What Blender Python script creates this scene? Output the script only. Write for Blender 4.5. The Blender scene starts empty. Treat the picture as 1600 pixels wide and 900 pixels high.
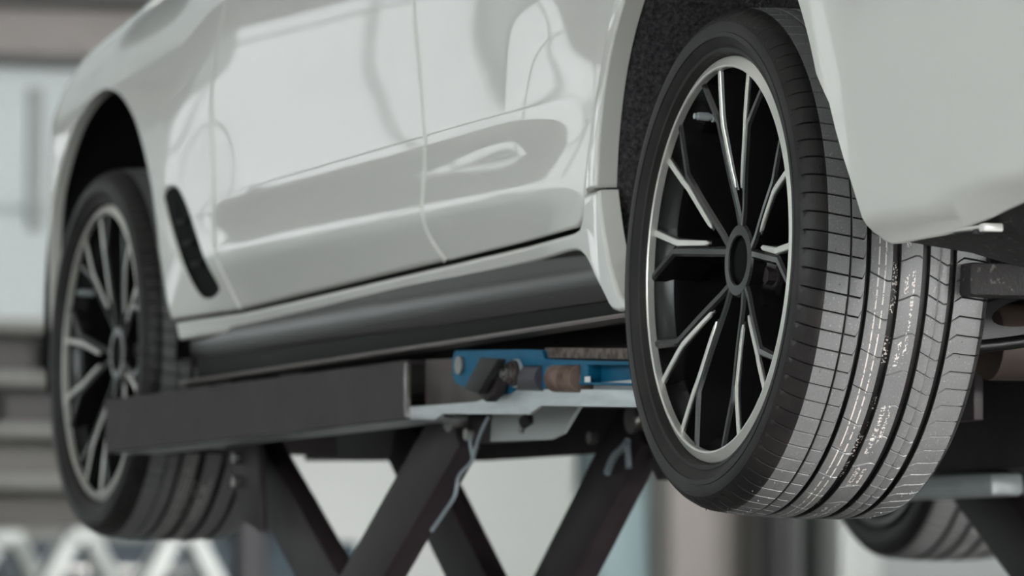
import bpy, bmesh, math, random
from mathutils import Vector, Matrix
from mathutils.geometry import delaunay_2d_cdt

random.seed(7)
SC = bpy.context.scene
COL = SC.collection
Z0 = 1.5            # height of the rear wheel centre above the workshop floor
PI = math.pi

# ------------------------------------------------------------------ camera
cam_d = bpy.data.cameras.new('camera'); cam = bpy.data.objects.new('camera', cam_d); COL.objects.link(cam)
_yaw, _pit, _rol = 0.3412, 0.0548, 0.0010
_F = Vector((math.cos(_pit)*math.cos(_yaw), -math.cos(_pit)*math.sin(_yaw), math.sin(_pit)))
_R = _F.cross(Vector((0, 0, 1))).normalized(); _U = _R.cross(_F)
_r = math.cos(_rol)*_R + math.sin(_rol)*_U; _u = -math.sin(_rol)*_R + math.cos(_rol)*_U
_M = Matrix((_r, _u, -_F)).transposed().to_4x4()
_M.translation = Vector((-7.2331, 2.8519, Z0-0.4645))
cam.matrix_world = _M
cam_d.sensor_width = 36.0; cam_d.lens = 9330.04*36/1600
cam_d.clip_start = 0.1; cam_d.clip_end = 200
cam_d.dof.use_dof = True; cam_d.dof.focus_distance = 7.62; cam_d.dof.aperture_fstop = 6.2
SC.camera = cam

# ------------------------------------------------------------------ world, exposure
w = bpy.data.worlds.new('world'); SC.world = w; w.use_nodes = True
w.node_tree.nodes['Background'].inputs[0].default_value = (.80, .86, .90, 1)
w.node_tree.nodes['Background'].inputs[1].default_value = 0.35
vs = SC.view_settings
vs.view_transform = 'Standard'; vs.look = 'None'; vs.gamma = 1.0; vs.use_curve_mapping = False
vs.exposure = 0.03
WIN_REAR, WIN_SIDE, LAMP = 74.0, 8.0, 3.2      # luminous strengths: rear glazing, side glazing, ceiling lamps

# ------------------------------------------------------------------ materials
MATS = {}
def srgb(c):
    return tuple((x/12.92 if x <= .04045 else ((x+.055)/1.055)**2.4) for x in [v/255 for v in c])
def mat(name, col, rough=.5, metal=0., spec=.5, coat=0., noise=0., nscale=20., bump=0., bscale=80., emit=0., col2=None, coat_rough=.03, thr=None, stretch=None):
    m = bpy.data.materials.new(name); m.use_nodes = True; MATS[name] = m
    nt = m.node_tree; b = nt.nodes['Principled BSDF']
    c = srgb(col); b.inputs['Base Color'].default_value = (*c, 1)
    b.inputs['Roughness'].default_value = rough; b.inputs['Metallic'].default_value = metal
    b.inputs['Specular IOR Level'].default_value = spec
    b.inputs['Coat Weight'].default_value = coat; b.inputs['Coat Roughness'].default_value = coat_rough
    if noise or bump or col2:
        tc = nt.nodes.new('ShaderNodeTexCoord')
        src = tc.outputs['Object']
        if stretch:
            mp = nt.nodes.new('ShaderNodeMapping'); mp.inputs['Scale'].default_value = stretch
            nt.links.new(src, mp.inputs['Vector']); src = mp.outputs['Vector']
    if noise or col2:
        n = nt.nodes.new('ShaderNodeTexNoise'); n.inputs['Scale'].default_value = nscale; n.inputs['Detail'].default_value = 6
        nt.links.new(src, n.inputs['Vector'])
        r = nt.nodes.new('ShaderNodeValToRGB')
        e = r.color_ramp.elements
        if col2:
            k = srgb(col2); e[0].color = (*c, 1); e[1].color = (*k, 1)
            if thr: e[0].position, e[1].position = thr
        else:
            e[0].color = (*[x*(1-noise) for x in c], 1); e[1].color = (*[min(1, x*(1+noise)) for x in c], 1)
            e[0].position = .3; e[1].position = .7
        nt.links.new(n.outputs['Fac'], r.inputs['Fac']); nt.links.new(r.outputs['Color'], b.inputs['Base Color'])
    if bump:
        n2 = nt.nodes.new('ShaderNodeTexNoise'); n2.inputs['Scale'].default_value = bscale; n2.inputs['Detail'].default_value = 4
        nt.links.new(src, n2.inputs['Vector'])
        bp = nt.nodes.new('ShaderNodeBump'); bp.inputs['Strength'].default_value = bump; bp.inputs['Distance'].default_value = .004
        nt.links.new(n2.outputs['Fac'], bp.inputs['Height']); nt.links.new(bp.outputs['Normal'], b.inputs['Normal'])
    if emit:
        b.inputs['Emission Color'].default_value = (*c, 1); b.inputs['Emission Strength'].default_value = emit
    return m

mat('paint', (208, 206, 200), .30, coat=1., coat_rough=.02, spec=.4)
mat('black_plastic', (30, 28, 29), .38, noise=.15, nscale=40, bump=.04, bscale=600)
mat('skirt_black', (36, 31, 30), .22, spec=.5)
mat('trim_edge', (120, 114, 112), .35)
mat('felt', (64, 61, 63), .95, spec=.15, noise=.6, nscale=160, bump=.9, bscale=260)
mat('underbody', (38, 35, 35), .75, col2=(120, 112, 108), nscale=90, thr=(.60, .80), bump=.3, bscale=160)
mat('under_dark', (14, 13, 13), .6, spec=.2)
mat('gloss_black', (12, 12, 12), .38, spec=.22)
mat('wheel_black', (22, 20, 20), .22, spec=.40)
mat('cap_black', (7, 7, 8), .5, spec=.03)
mat('barrel_black', (15, 14, 14), .26, spec=.45)
mat('machined', (214, 212, 206), .34, metal=.55, spec=.6)
mat('steel', (150, 148, 145), .35, metal=.9, noise=.15, nscale=50)
mat('disc_steel', (70, 68, 68), .4, metal=.9)
mat('dark_steel', (55, 49, 50), .55, metal=0, spec=.3, noise=.22, nscale=14, bump=.08, bscale=120)
mat('arm_steel', (43, 37, 39), .5, metal=0, spec=.3, noise=.15, nscale=25, bump=.06, bscale=200)
mat('plate_steel', (84, 78, 74), .55, metal=.3, noise=.3, nscale=22, col2=(60, 52, 50), thr=(.45, .75))
mat('zinc', (186, 192, 192), .38, metal=.35, noise=.10, nscale=18, stretch=(1, 1, 5))
mat('blue_paint', (6, 86, 118), .5, spec=.25, noise=.12, nscale=30)
mat('rust_grey', (110, 100, 94), .75, col2=(62, 50, 46), nscale=70, thr=(.40, .62), bump=.5, bscale=240)
mat('rust', (118, 98, 88), .7, col2=(78, 56, 46), nscale=40, thr=(.35, .7), bump=.3, bscale=160)
mat('rubber', (34, 33, 34), .55, bump=.06, bscale=300)
mat('roller_grey', (70, 70, 74), .4, noise=.1)
mat('hose', (150, 160, 164), .4, metal=.4)
mat('exhaust', (78, 66, 60), .5, metal=.3, noise=.2, nscale=8)
mat('white_mark', (214, 216, 214), .6)
mat('glass_dark', (14, 16, 18), .05, spec=.6)

def tyre_mat():
    m = bpy.data.materials.new('tyre_rubber'); m.use_nodes = True; MATS['tyre_rubber'] = m
    nt = m.node_tree; N = nt.nodes; L = nt.links; b = N['Principled BSDF']
    b.inputs['Roughness'].default_value = .44
    tc = N.new('ShaderNodeTexCoord'); sep = N.new('ShaderNodeSeparateXYZ'); L.new(tc.outputs['Object'], sep.inputs[0])
    def math_(op, a, c=None):
        n = N.new('ShaderNodeMath'); n.operation = op
        for i, v in enumerate((a, c)):
            if v is None: continue
            if isinstance(v, (int, float)): n.inputs[i].default_value = v
            else: L.new(v, n.inputs[i])
        return n.outputs[0]
    Y = sep.outputs['Y']
    def band(y, wd):
        return math_('LESS_THAN', math_('ABSOLUTE', math_('SUBTRACT', Y, y)), wd)
    # dust specks
    n = N.new('ShaderNodeTexNoise'); n.inputs['Scale'].default_value = 420; n.inputs['Detail'].default_value = 2; L.new(tc.outputs['Object'], n.inputs['Vector'])
    n3 = N.new('ShaderNodeTexNoise'); n3.inputs['Scale'].default_value = 16; n3.inputs['Detail'].default_value = 5; L.new(tc.outputs['Object'], n3.inputs['Vector'])
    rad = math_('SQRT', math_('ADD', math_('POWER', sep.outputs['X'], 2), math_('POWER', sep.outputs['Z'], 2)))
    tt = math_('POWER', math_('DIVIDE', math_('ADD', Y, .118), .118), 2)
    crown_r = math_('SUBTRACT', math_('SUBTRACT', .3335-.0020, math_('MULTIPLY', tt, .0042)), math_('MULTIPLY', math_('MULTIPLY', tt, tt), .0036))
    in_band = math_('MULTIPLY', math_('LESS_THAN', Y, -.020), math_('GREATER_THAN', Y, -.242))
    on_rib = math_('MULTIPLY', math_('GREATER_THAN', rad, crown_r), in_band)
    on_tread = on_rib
    L.new(math_('ADD', .24, math_('MULTIPLY', on_tread, .5)), b.inputs['Specular IOR Level'])
    speck = math_('GREATER_THAN', math_('ADD', n.outputs['Fac'], math_('MULTIPLY', n3.outputs['Fac'], .22)), .80)
    # worn mould stripes (paint lines printed on the tread at the factory)
    n4 = N.new('ShaderNodeTexNoise'); n4.inputs['Scale'].default_value = 190; n4.inputs['Detail'].default_value = 3; L.new(tc.outputs['Object'], n4.inputs['Vector'])
    worn = math_('GREATER_THAN', n4.outputs['Fac'], .44)
    lines = math_('MULTIPLY', math_('MAXIMUM', band(-.0885, .0009), band(-.0975, .0009)), worn)
    n5 = N.new('ShaderNodeTexNoise'); n5.inputs['Scale'].default_value = 300; n5.inputs['Detail'].default_value = 2; L.new(tc.outputs['Object'], n5.inputs['Vector'])
    n6 = N.new('ShaderNodeTexNoise'); n6.inputs['Scale'].default_value = 26; L.new(tc.outputs['Object'], n6.inputs['Vector'])
    chalk = math_('MULTIPLY', math_('MULTIPLY', math_('GREATER_THAN', n5.outputs['Fac'], .53), math_('GREATER_THAN', n6.outputs['Fac'], .50)), math_('MAXIMUM', band(-.128, .003), band(-.137, .0022)))
    gtxt = math_('MULTIPLY', math_('GREATER_THAN', n5.outputs['Fac'], .56), band(-.1145, .0034))
    marks = math_('MULTIPLY', in_band, math_('MAXIMUM', math_('MULTIPLY', lines, on_rib), math_('MAXIMUM', chalk, math_('MULTIPLY', gtxt, math_('GREATER_THAN', n6.outputs['Fac'], .47)))))
    base = N.new('ShaderNodeValToRGB'); e = base.color_ramp.elements
    e[0].color = (*srgb((28, 26, 26)), 1); e[1].color = (*srgb((42, 39, 38)), 1); e[0].position = .35; e[1].position = .7
    L.new(n3.outputs['Fac'], base.inputs['Fac'])
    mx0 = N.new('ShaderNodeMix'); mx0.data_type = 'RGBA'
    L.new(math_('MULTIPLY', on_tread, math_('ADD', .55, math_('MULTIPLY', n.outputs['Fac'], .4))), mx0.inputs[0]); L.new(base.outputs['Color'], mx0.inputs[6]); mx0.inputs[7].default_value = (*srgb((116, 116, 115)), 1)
    mx1 = N.new('ShaderNodeMix'); mx1.data_type = 'RGBA'
    L.new(math_('MULTIPLY', math_('MULTIPLY', speck, on_tread), .6), mx1.inputs[0]); L.new(mx0.outputs[2], mx1.inputs[6]); mx1.inputs[7].default_value = (*srgb((170, 165, 160)), 1)
    mx2 = N.new('ShaderNodeMix'); mx2.data_type = 'RGBA'
    L.new(math_('MULTIPLY', marks, .8), mx2.inputs[0]); L.new(mx1.outputs[2], mx2.inputs[6]); mx2.inputs[7].default_value = (*srgb((215, 208, 200)), 1)
    L.new(mx2.outputs[2], b.inputs['Base Color'])
    bp = N.new('ShaderNodeBump'); bp.inputs['Strength'].default_value = .12; bp.inputs['Distance'].default_value = .002
    L.new(n.outputs['Fac'], bp.inputs['Height']); L.new(bp.outputs['Normal'], b.inputs['Normal'])
tyre_mat()

# setting
mat('floor_grey', (112, 112, 111), .35, noise=.12, nscale=.8)
mat('wall_white', (209, 218, 217), .8, noise=.03, nscale=1.5)
mat('wall_beige', (168, 162, 156), .8, noise=.06, nscale=1.2)
mat('ceiling_white', (176, 178, 178), .85)
mat('soffit', (150, 144, 141), .8, noise=.1, nscale=1.)
mat('dark_grey', (46, 44, 47), .6)
mat('mid_grey', (112, 112, 110), .6)
mat('pale_grey', (164, 168, 166), .6)
mat('teal_dark', (36, 54, 64), .5)
mat('teal_pale', (150, 172, 174), .5)
mat('white_steel', (200, 203, 199), .45)
mat('daylight_rear', (249, 248, 248), .9, emit=WIN_REAR)
mat('daylight_side', (244, 248, 250), .9, emit=WIN_SIDE)
mat('pane_glow_front', (244, 248, 250), .9, emit=.85)
mat('lamp_glow', (255, 250, 243), .9, emit=LAMP)

# ------------------------------------------------------------------ helpers
def link(name, me, m=None, parent=None, loc=None, rot=None):
    o = bpy.data.objects.new(name, me); COL.objects.link(o)
    if m is not None and me is not None:
        for k in (m if isinstance(m, (list, tuple)) else [m]): me.materials.append(MATS[k])
    if parent is not None: o.parent = parent
    if loc is not None: o.location = loc
    if rot is not None: o.rotation_euler = rot
    return o
def tag(o, label, cat, group=None, kind=None):
    if label: o['label'] = label
    if cat: o['category'] = cat
    if group: o['group'] = group
    if kind: o['kind'] = kind
    return o
def empty(name, loc=(0, 0, 0), rz=0):
    o = bpy.data.objects.new(name, None); COL.objects.link(o); o.location = loc; o.rotation_euler = (0, 0, rz); o.empty_display_size = .1
    return o
def mesh(name, verts, faces, smooth=False):
    me = bpy.data.meshes.new(name); me.from_pydata([tuple(v) for v in verts], [], faces); me.update()
    if smooth: me.polygons.foreach_set('use_smooth', [True]*len(me.polygons))
    return me
def from_bm(name, bm, smooth=False, angle=None):
    bmesh.ops.recalc_face_normals(bm, faces=bm.faces[:])
    me = bpy.data.meshes.new(name); bm.to_mesh(me); bm.free()
    if smooth or angle:
        me.polygons.foreach_set('use_smooth', [True]*len(me.polygons))
        if angle: me.set_sharp_from_angle(angle=math.radians(angle))
    return me
def bm_box(bm, a, b, bev=0.):
    c = [(a[i]+b[i])/2 for i in range(3)]; s = [abs(b[i]-a[i]) for i in range(3)]
    r = bmesh.ops.create_cube(bm, size=1.0, matrix=Matrix.Translation(c) @ Matrix.Diagonal((*s, 1)))
    if bev:
        es = list({e for v in r['verts'] for e in v.link_edges})
        bmesh.ops.bevel(bm, geom=es, offset=bev, segments=2, affect='EDGES', profile=.5)
def box(name, a, b, m, parent=None, bev=0.003):
    bm = bmesh.new(); bm_box(bm, a, b, bev)
    return link(name, from_bm(name, bm, angle=35), m, parent)
def bm_cyl(bm, p0, p1, r0, r1=None, seg=24, caps=True):
    p0 = Vector(p0); p1 = Vector(p1); d = p1-p0
    q = d.to_track_quat('Z', 'Y').to_matrix().to_4x4()
    bmesh.ops.create_cone(bm, cap_ends=caps, segments=seg, radius1=r0, radius2=r0 if r1 is None else r1, depth=d.length,
                          matrix=Matrix.Translation((p0+p1)/2) @ q)
def cyl(name, p0, p1, r, m, parent=None, r1=None, seg=24):
    bm = bmesh.new(); bm_cyl(bm, p0, p1, r, r1, seg)
    return link(name, from_bm(name, bm, angle=35), m, parent)
def bm_extrude(bm, poly, fn0, fn1):
    """prism: poly of 2D points mapped to 3D by fn0 (one cap) and fn1 (other cap)"""
    n = len(poly)
    A = [bm.verts.new(fn0(*q)) for q in poly]; B = [bm.verts.new(fn1(*q)) for q in poly]
    bm.faces.new(A); bm.faces.new(B[::-1])
    for i in range(n): bm.faces.new((A[i], B[i], B[(i+1) % n], A[(i+1) % n]))
def prism_t(name, poly, t0, t1, m, parent, bev=.0015):
    """poly in (s, z), extruded across t"""
    bm = bmesh.new(); bm_extrude(bm, poly, lambda s, z: (s, t0, z), lambda s, z: (s, t1, z))
    if bev: bmesh.ops.bevel(bm, geom=bm.edges[:], offset=bev, segments=2, affect='EDGES', profile=.5)
    bmesh.ops.triangulate(bm, faces=[f for f in bm.faces if len(f.verts) > 4])
    return link(name, from_bm(name, bm, angle=35), m, parent)
def lathe(profile, seg=96, axis_y=True, closed=False):
    """profile of (r, y) revolved around Y"""
    vs_, fs = [], []; n = len(profile)
    for j in range(seg):
        a = 2*PI*j/seg; s, c = math.sin(a), math.cos(a)
        for (r, y) in profile: vs_.append((r*s, y, r*c))
    for j in range(seg):
        k = (j+1) % seg
        for i in range(n if closed else n-1):
            i2 = (i+1) % n
            fs.append((j*n+i, k*n+i, k*n+i2, j*n+i2))
    return vs_, fs
def lathe_obj(name, profile, m, parent, seg=96, angle=30, closed=False):
    v, f = lathe(profile, seg, closed=closed); me = mesh(name, v, f)
    bm = bmesh.new(); bm.from_mesh(me); bpy.data.meshes.remove(me)
    bmesh.ops.remove_doubles(bm, verts=bm.verts[:], dist=1e-6)
    return link(name, from_bm(name, bm, angle=angle), m, parent)
def tube(name, pts, r, m, parent, seg=10, sub=6):
    """smooth tube through points"""
    P = [Vector(p) for p in pts]; Q = []
    for i in range(len(P)-1):
        p0 = P[max(i-1, 0)]; p1 = P[i]; p2 = P[i+1]; p3 = P[min(i+2, len(P)-1)]
        for k in range(sub):
            t = k/sub
            Q.append(.5*((2*p1)+(-p0+p2)*t+(2*p0-5*p1+4*p2-p3)*t*t+(-p0+3*p1-3*p2+p3)*t**3))
    Q.append(P[-1]); vs_, fs = [], []
    up = Vector((0, 0, 1))
    for i, q in enumerate(Q):
        d = (Q[min(i+1, len(Q)-1)]-Q[max(i-1, 0)]).normalized()
        a = d.cross(up); a = a.normalized() if a.length > 1e-4 else Vector((1, 0, 0)); b = d.cross(a)
        for j in range(seg):
            an = 2*PI*j/seg; vs_.append(q+r*(math.cos(an)*a+math.sin(an)*b))
    n = len(Q)
    for i in range(n-1):
        for j in range(seg):
            k = (j+1) % seg; fs.append((i*seg+j, i*seg+k, (i+1)*seg+k, (i+1)*seg+j))
    fs.append(tuple(range(seg))); fs.append(tuple((n-1)*seg+j for j in reversed(range(seg))))
    return link(name, mesh(name, vs_, fs, True), m, parent)
def lerp_tab(tab, x):
    if x <= tab[0][0]: return tab[0][1]
    for (x0, y0), (x1, y1) in zip(tab, tab[1:]):
        if x <= x1: return y0+(y1-y0)*(x-x0)/(x1-x0)
    return tab[-1][1]
class Spline:
    """monotone-ish cubic (Catmull-Rom tangents) through a table"""
    def __init__(s, tab):
        s.t = tab; n = len(tab); s.m = []
        for i in range(n):
            a = tab[max(i-1, 0)]; b = tab[min(i+1, n-1)]; s.m.append((b[1]-a[1])/(b[0]-a[0]))
    def __call__(s, x):
        t = s.t
        if x <= t[0][0]: return t[0][1]+s.m[0]*(x-t[0][0])
        if x >= t[-1][0]: return t[-1][1]+s.m[-1]*(x-t[-1][0])
        for i in range(len(t)-1):
            if x <= t[i+1][0]:
                h = t[i+1][0]-t[i][0]; k = (x-t[i][0])/h
                return ((2*k**3-3*k*k+1)*t[i][1]+(k**3-2*k*k+k)*h*s.m[i]+(-2*k**3+3*k*k)*t[i+1][1]+(k**3-k*k)*h*s.m[i+1])
def sstep(a, b, x):
    k = max(0., min(1., (x-a)/(b-a))); return k*k*(3-2*k)

# ------------------------------------------------------------------ the setting (a vehicle workshop)
HX0, HX1, HY0, HY1, HZ = -14., 21., -12., 9., 6.2
def struct(o): o['kind'] = 'structure'; return o
struct(box('floor', (HX0-.2, HY0-.2, -.2), (HX1+.2, HY1+.2, 0), 'floor_grey', bev=0))
struct(box('ceiling', (HX0-.2, HY0-.2, HZ), (HX1+.2, HY1+.2, HZ+.2), 'ceiling_white', bev=0))
def wall_with_windows(name, axis, pos, lo, hi, openings, z0, z1, m, thick=.2):
    """wall of boxes around rectangular openings (one mesh)"""
    bm = bmesh.new()
    def piece(a, b, za, zb):
        if b-a < 1e-3 or zb-za < 1e-3: return
        if axis == 'x': bm_box(bm, (pos, a, za), (pos+thick, b, zb))
        else: bm_box(bm, (a, pos, za), (b, pos+thick, zb))
    cur = lo
    for (a, b) in openings:
        piece(cur, a, 0, HZ); piece(a, b, 0, z0); piece(a, b, z1, HZ); cur = b
    piece(cur, hi, 0, HZ)
    return struct(link(name, from_bm(name, bm), m))
WN = [0]
def window(axis, pos, a, b, z0, z1, pane_m, cols, rows, inward):
    WN[0] += 1
    root = empty('window_%d' % WN[0], (0, 0, 0)); root['kind'] = 'structure'
    def bx(name, u0, u1, za, zb, d0, d1, m):
        if axis == 'x': return box(name, (pos+d0, u0, za), (pos+d1, u1, zb), m, root, 0)
        return box(name, (u0, pos+d0, za), (u1, pos+d1, zb), m, root, 0)
    bm = bmesh.new()
    def fb(u0, u1, za, zb):
        if axis == 'x': bm_box(bm, (pos+.06, u0, za), (pos+.14, u1, zb))
        else: bm_box(bm, (u0, pos+.06, za), (u1, pos+.14, zb))
    f = .05
    fb(a, b, z0, z0+f); fb(a, b, z1-f, z1); fb(a, a+f, z0+f, z1-f); fb(b-f, b, z0+f, z1-f)
    dw = (b-a-2*f)/cols; dh = (z1-z0-2*f)/rows
    for i in range(1, cols): fb(a+f+i*dw-.02, a+f+i*dw+.02, z0+f, z1-f)
    for j in range(1, rows): fb(a+f, b-f, z0+f+j*dh-.02, z0+f+j*dh+.02)
    link('window_frame', from_bm('window_frame', bm), 'mid_grey', root)
    for i in range(cols):
        for j in range(rows):
            bx('pane', a+f+i*dw+.02, a+f+(i+1)*dw-.02, z0+f+j*dh+.02, z0+f+(j+1)*dh-.02, .095, .105, pane_m)
op_rear = [(-11.7, -8.7), (-8.2, -5.2), (-4.7, -1.7)]
wall_with_windows('wall_rear', 'x', HX0-.2, HY0, HY1, op_rear, 2.1, 5.6, 'wall_white')
for a, b in op_rear: window('x', HX0-.2, a, b, 2.1, 5.6, 'daylight_rear', 3, 3, 1)
op_left = [(-11.5, -8.0), (-7.0, -3.5), (6, 9.5), (11, 14.5)]
wall_with_windows('wall_left', 'y', HY1, HX0, HX1, op_left, 1.2, 4.6, 'wall_white')
for a, b in op_left: window('y', HY1, a, b, 1.2, 4.6, 'daylight_side' if a < 0 else 'pane_glow_front', 3, 2, -1)
struct(box('wall_right', (HX0, HY0-.2, 0), (HX1, HY0, HZ), 'wall_white', bev=0))
op_added_front = [(2.6, 4.4), (5.4, 7.4)]  # added glowing windows, put in for soft highlight patches on the car doors
wall_with_windows('wall_front', 'x', HX1, HY0, HY1, op_added_front, 2.0, 4.8, 'wall_white')
for a, b in op_added_front: window('x', HX1, a, b, 2.0, 4.8, 'pane_glow_front', 2, 2, -1)

li = 0
for yy in (-7.5, -2.6, 3.4):
    for xx in (-10, -5, 0, 5, 10, 14.5, 18.5):  # last lamp of each row is an addition that brightens the front wall
        li += 1
        r = empty('ceiling_lamp', (xx, yy, HZ-.45))
        row = {-7.5: 'by the right wall', -2.6: 'down the middle', 3.4: 'by the windows'}[yy]
        tag(r, 'white strip ceiling lamp, %s of the row %s' % (['first', 'second', 'third', 'fourth', 'fifth', 'sixth', 'added wall-lighting seventh'][[-10, -5, 0, 5, 10, 14.5, 18.5].index(xx)], row), 'lamp', 'ceiling strip lamps')
        box('lamp_housing', (-1.3, -.16, .02), (1.3, .16, .10), 'white_steel', r)
        box('diffuser', (-1.27, -.14, 0.), (1.27, .14, .02), 'lamp_glow', r, 0)
        for sx in (-1, 1): cyl('hanger', (sx, 0, .10), (sx, 0, .45), .008, 'steel', r, seg=8)

# ------------------------------------------------------------------ the car
car = empty('car', (0, 0, Z0))
tag(car, 'white car with black multi-spoke wheels raised on a lift', 'car')
YMIR = -1.84       # mirror: y -> YMIR - y

_yb = Spline([(-.9, .0), (-.72, .002), (-.45, .004), (0, .004), (.5, -.004), (1.2, -.004), (2.2, -.010), (2.975, -.014), (3.25, -.022)])
_D = Spline([(-.08, -.052), (0, -.040), (.045, -.030), (.085, -.017), (.115, -.006), (.14, -.001), (.17, -.003), (.24, -.009), (.33, -.006), (.42, .001), (.50, .005), (.58, .004), (.70, -.008)])
_Fp = Spline([(-.08, -.010), (0, -.005), (.1, -.001), (.3, .003), (.45, .0), (.55, -.006), (.70, -.02)])
_vs = Spline([(-1., .60), (1.6, .62), (2.1, .58), (2.55, .505), (2.975, .458), (3.4, .41), (3.8, .37)])
U0, RR = -.98, .30
U1, RF = 3.365, .42
def plan(u):
    """plan curve of the body side -> (x, y, nx, ny)"""
    if u < U0:
        phi = min((U0-u)/RR, 1.35); ex = max(0., (U0-u)-1.35*RR)
        return (U0-RR*math.sin(phi)-ex*math.cos(phi), _yb(U0)-RR*(1-math.cos(phi))-ex*math.sin(phi), -math.sin(phi), math.cos(phi))
    if u > U1:
        phi = min((u-U1)/RF, 1.35); ex = max(0., (u-U1)-1.35*RF)
        return (U1+RF*math.sin(phi)+ex*math.cos(phi), _yb(U1)-RF*(1-math.cos(phi))-ex*math.sin(phi), math.sin(phi), math.cos(phi))
    return (u, _yb(u), 0., 1.)
def offs(u, v):
    wt = max(1-sstep(.40, .86, u), sstep(2.15, 2.62, u))
    return _D(v)*(1-wt)+_Fp(v)*wt
def B(u, v):
    x, y, nx, ny = plan(u); v0 = _vs(u); R = .17+.07*sstep(1.8, 2.5, u)
    if v <= v0: o = offs(u, v); z = v
    else:
        # shoulder: rounds inwards
        phi = min((v-v0)/R, 1.38); ex = max(0., (v-v0)-1.38*R)
        sl = (offs(u, v0)-offs(u, v0-.02))/.02
        o = offs(u, v0)+sl*R*math.sin(phi)-R*(1-math.cos(phi))-ex*math.sin(phi); z = v0+R*math.sin(phi)+ex*math.cos(phi)
    return Vector((x+nx*o, y+ny*o, z))
def arch(cx, cz, R, a0, a1, n=40):
    """points along an arch, angles in degrees from top, positive towards the front"""
    return [(cx+R*math.sin(math.radians(a0+(a1-a0)*i/n)), cz+R*math.cos(math.radians(a0+(a1-a0)*i/n))) for i in range(n+1)]
def resample(poly, step):
    out = []; n = len(poly)
    for i in range(n):
        a = Vector(poly[i]); b = Vector(poly[(i+1) % n]); L_ = (b-a).length
        k = max(1, int(math.ceil(L_/step)))
        for j in range(k): out.append(a+(b-a)*j/k)
    return out
def area2(p): return sum(p[i][0]*p[(i+1) % len(p)][1]-p[(i+1) % len(p)][0]*p[i][1] for i in range(len(p)))
def outnormals(p):
    n = len(p); out = []
    for i in range(n):
        a = p[i-1]; b = p[i]; c = p[(i+1) % n]
        e1 = (b-a).normalized(); e2 = (c-b).normalized()
        n1 = Vector((e1.y, -e1.x)); n2 = Vector((e2.y, -e2.x)); m_ = n1+n2
        m_ = m_.normalized() if m_.length > 1e-5 else n1
        out.append(m_/max(.5, m_.dot(n1)))
    return out
def inside(poly, x, y):
    c = False; n = len(poly); j = n-1
    for i in range(n):
        xi, yi = poly[i]; xj, yj = poly[j]
        if (yi > y) != (yj > y) and x < (xj-xi)*(y-yi)/(yj-yi)+xi: c = not c
        j = i
    return c
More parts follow.
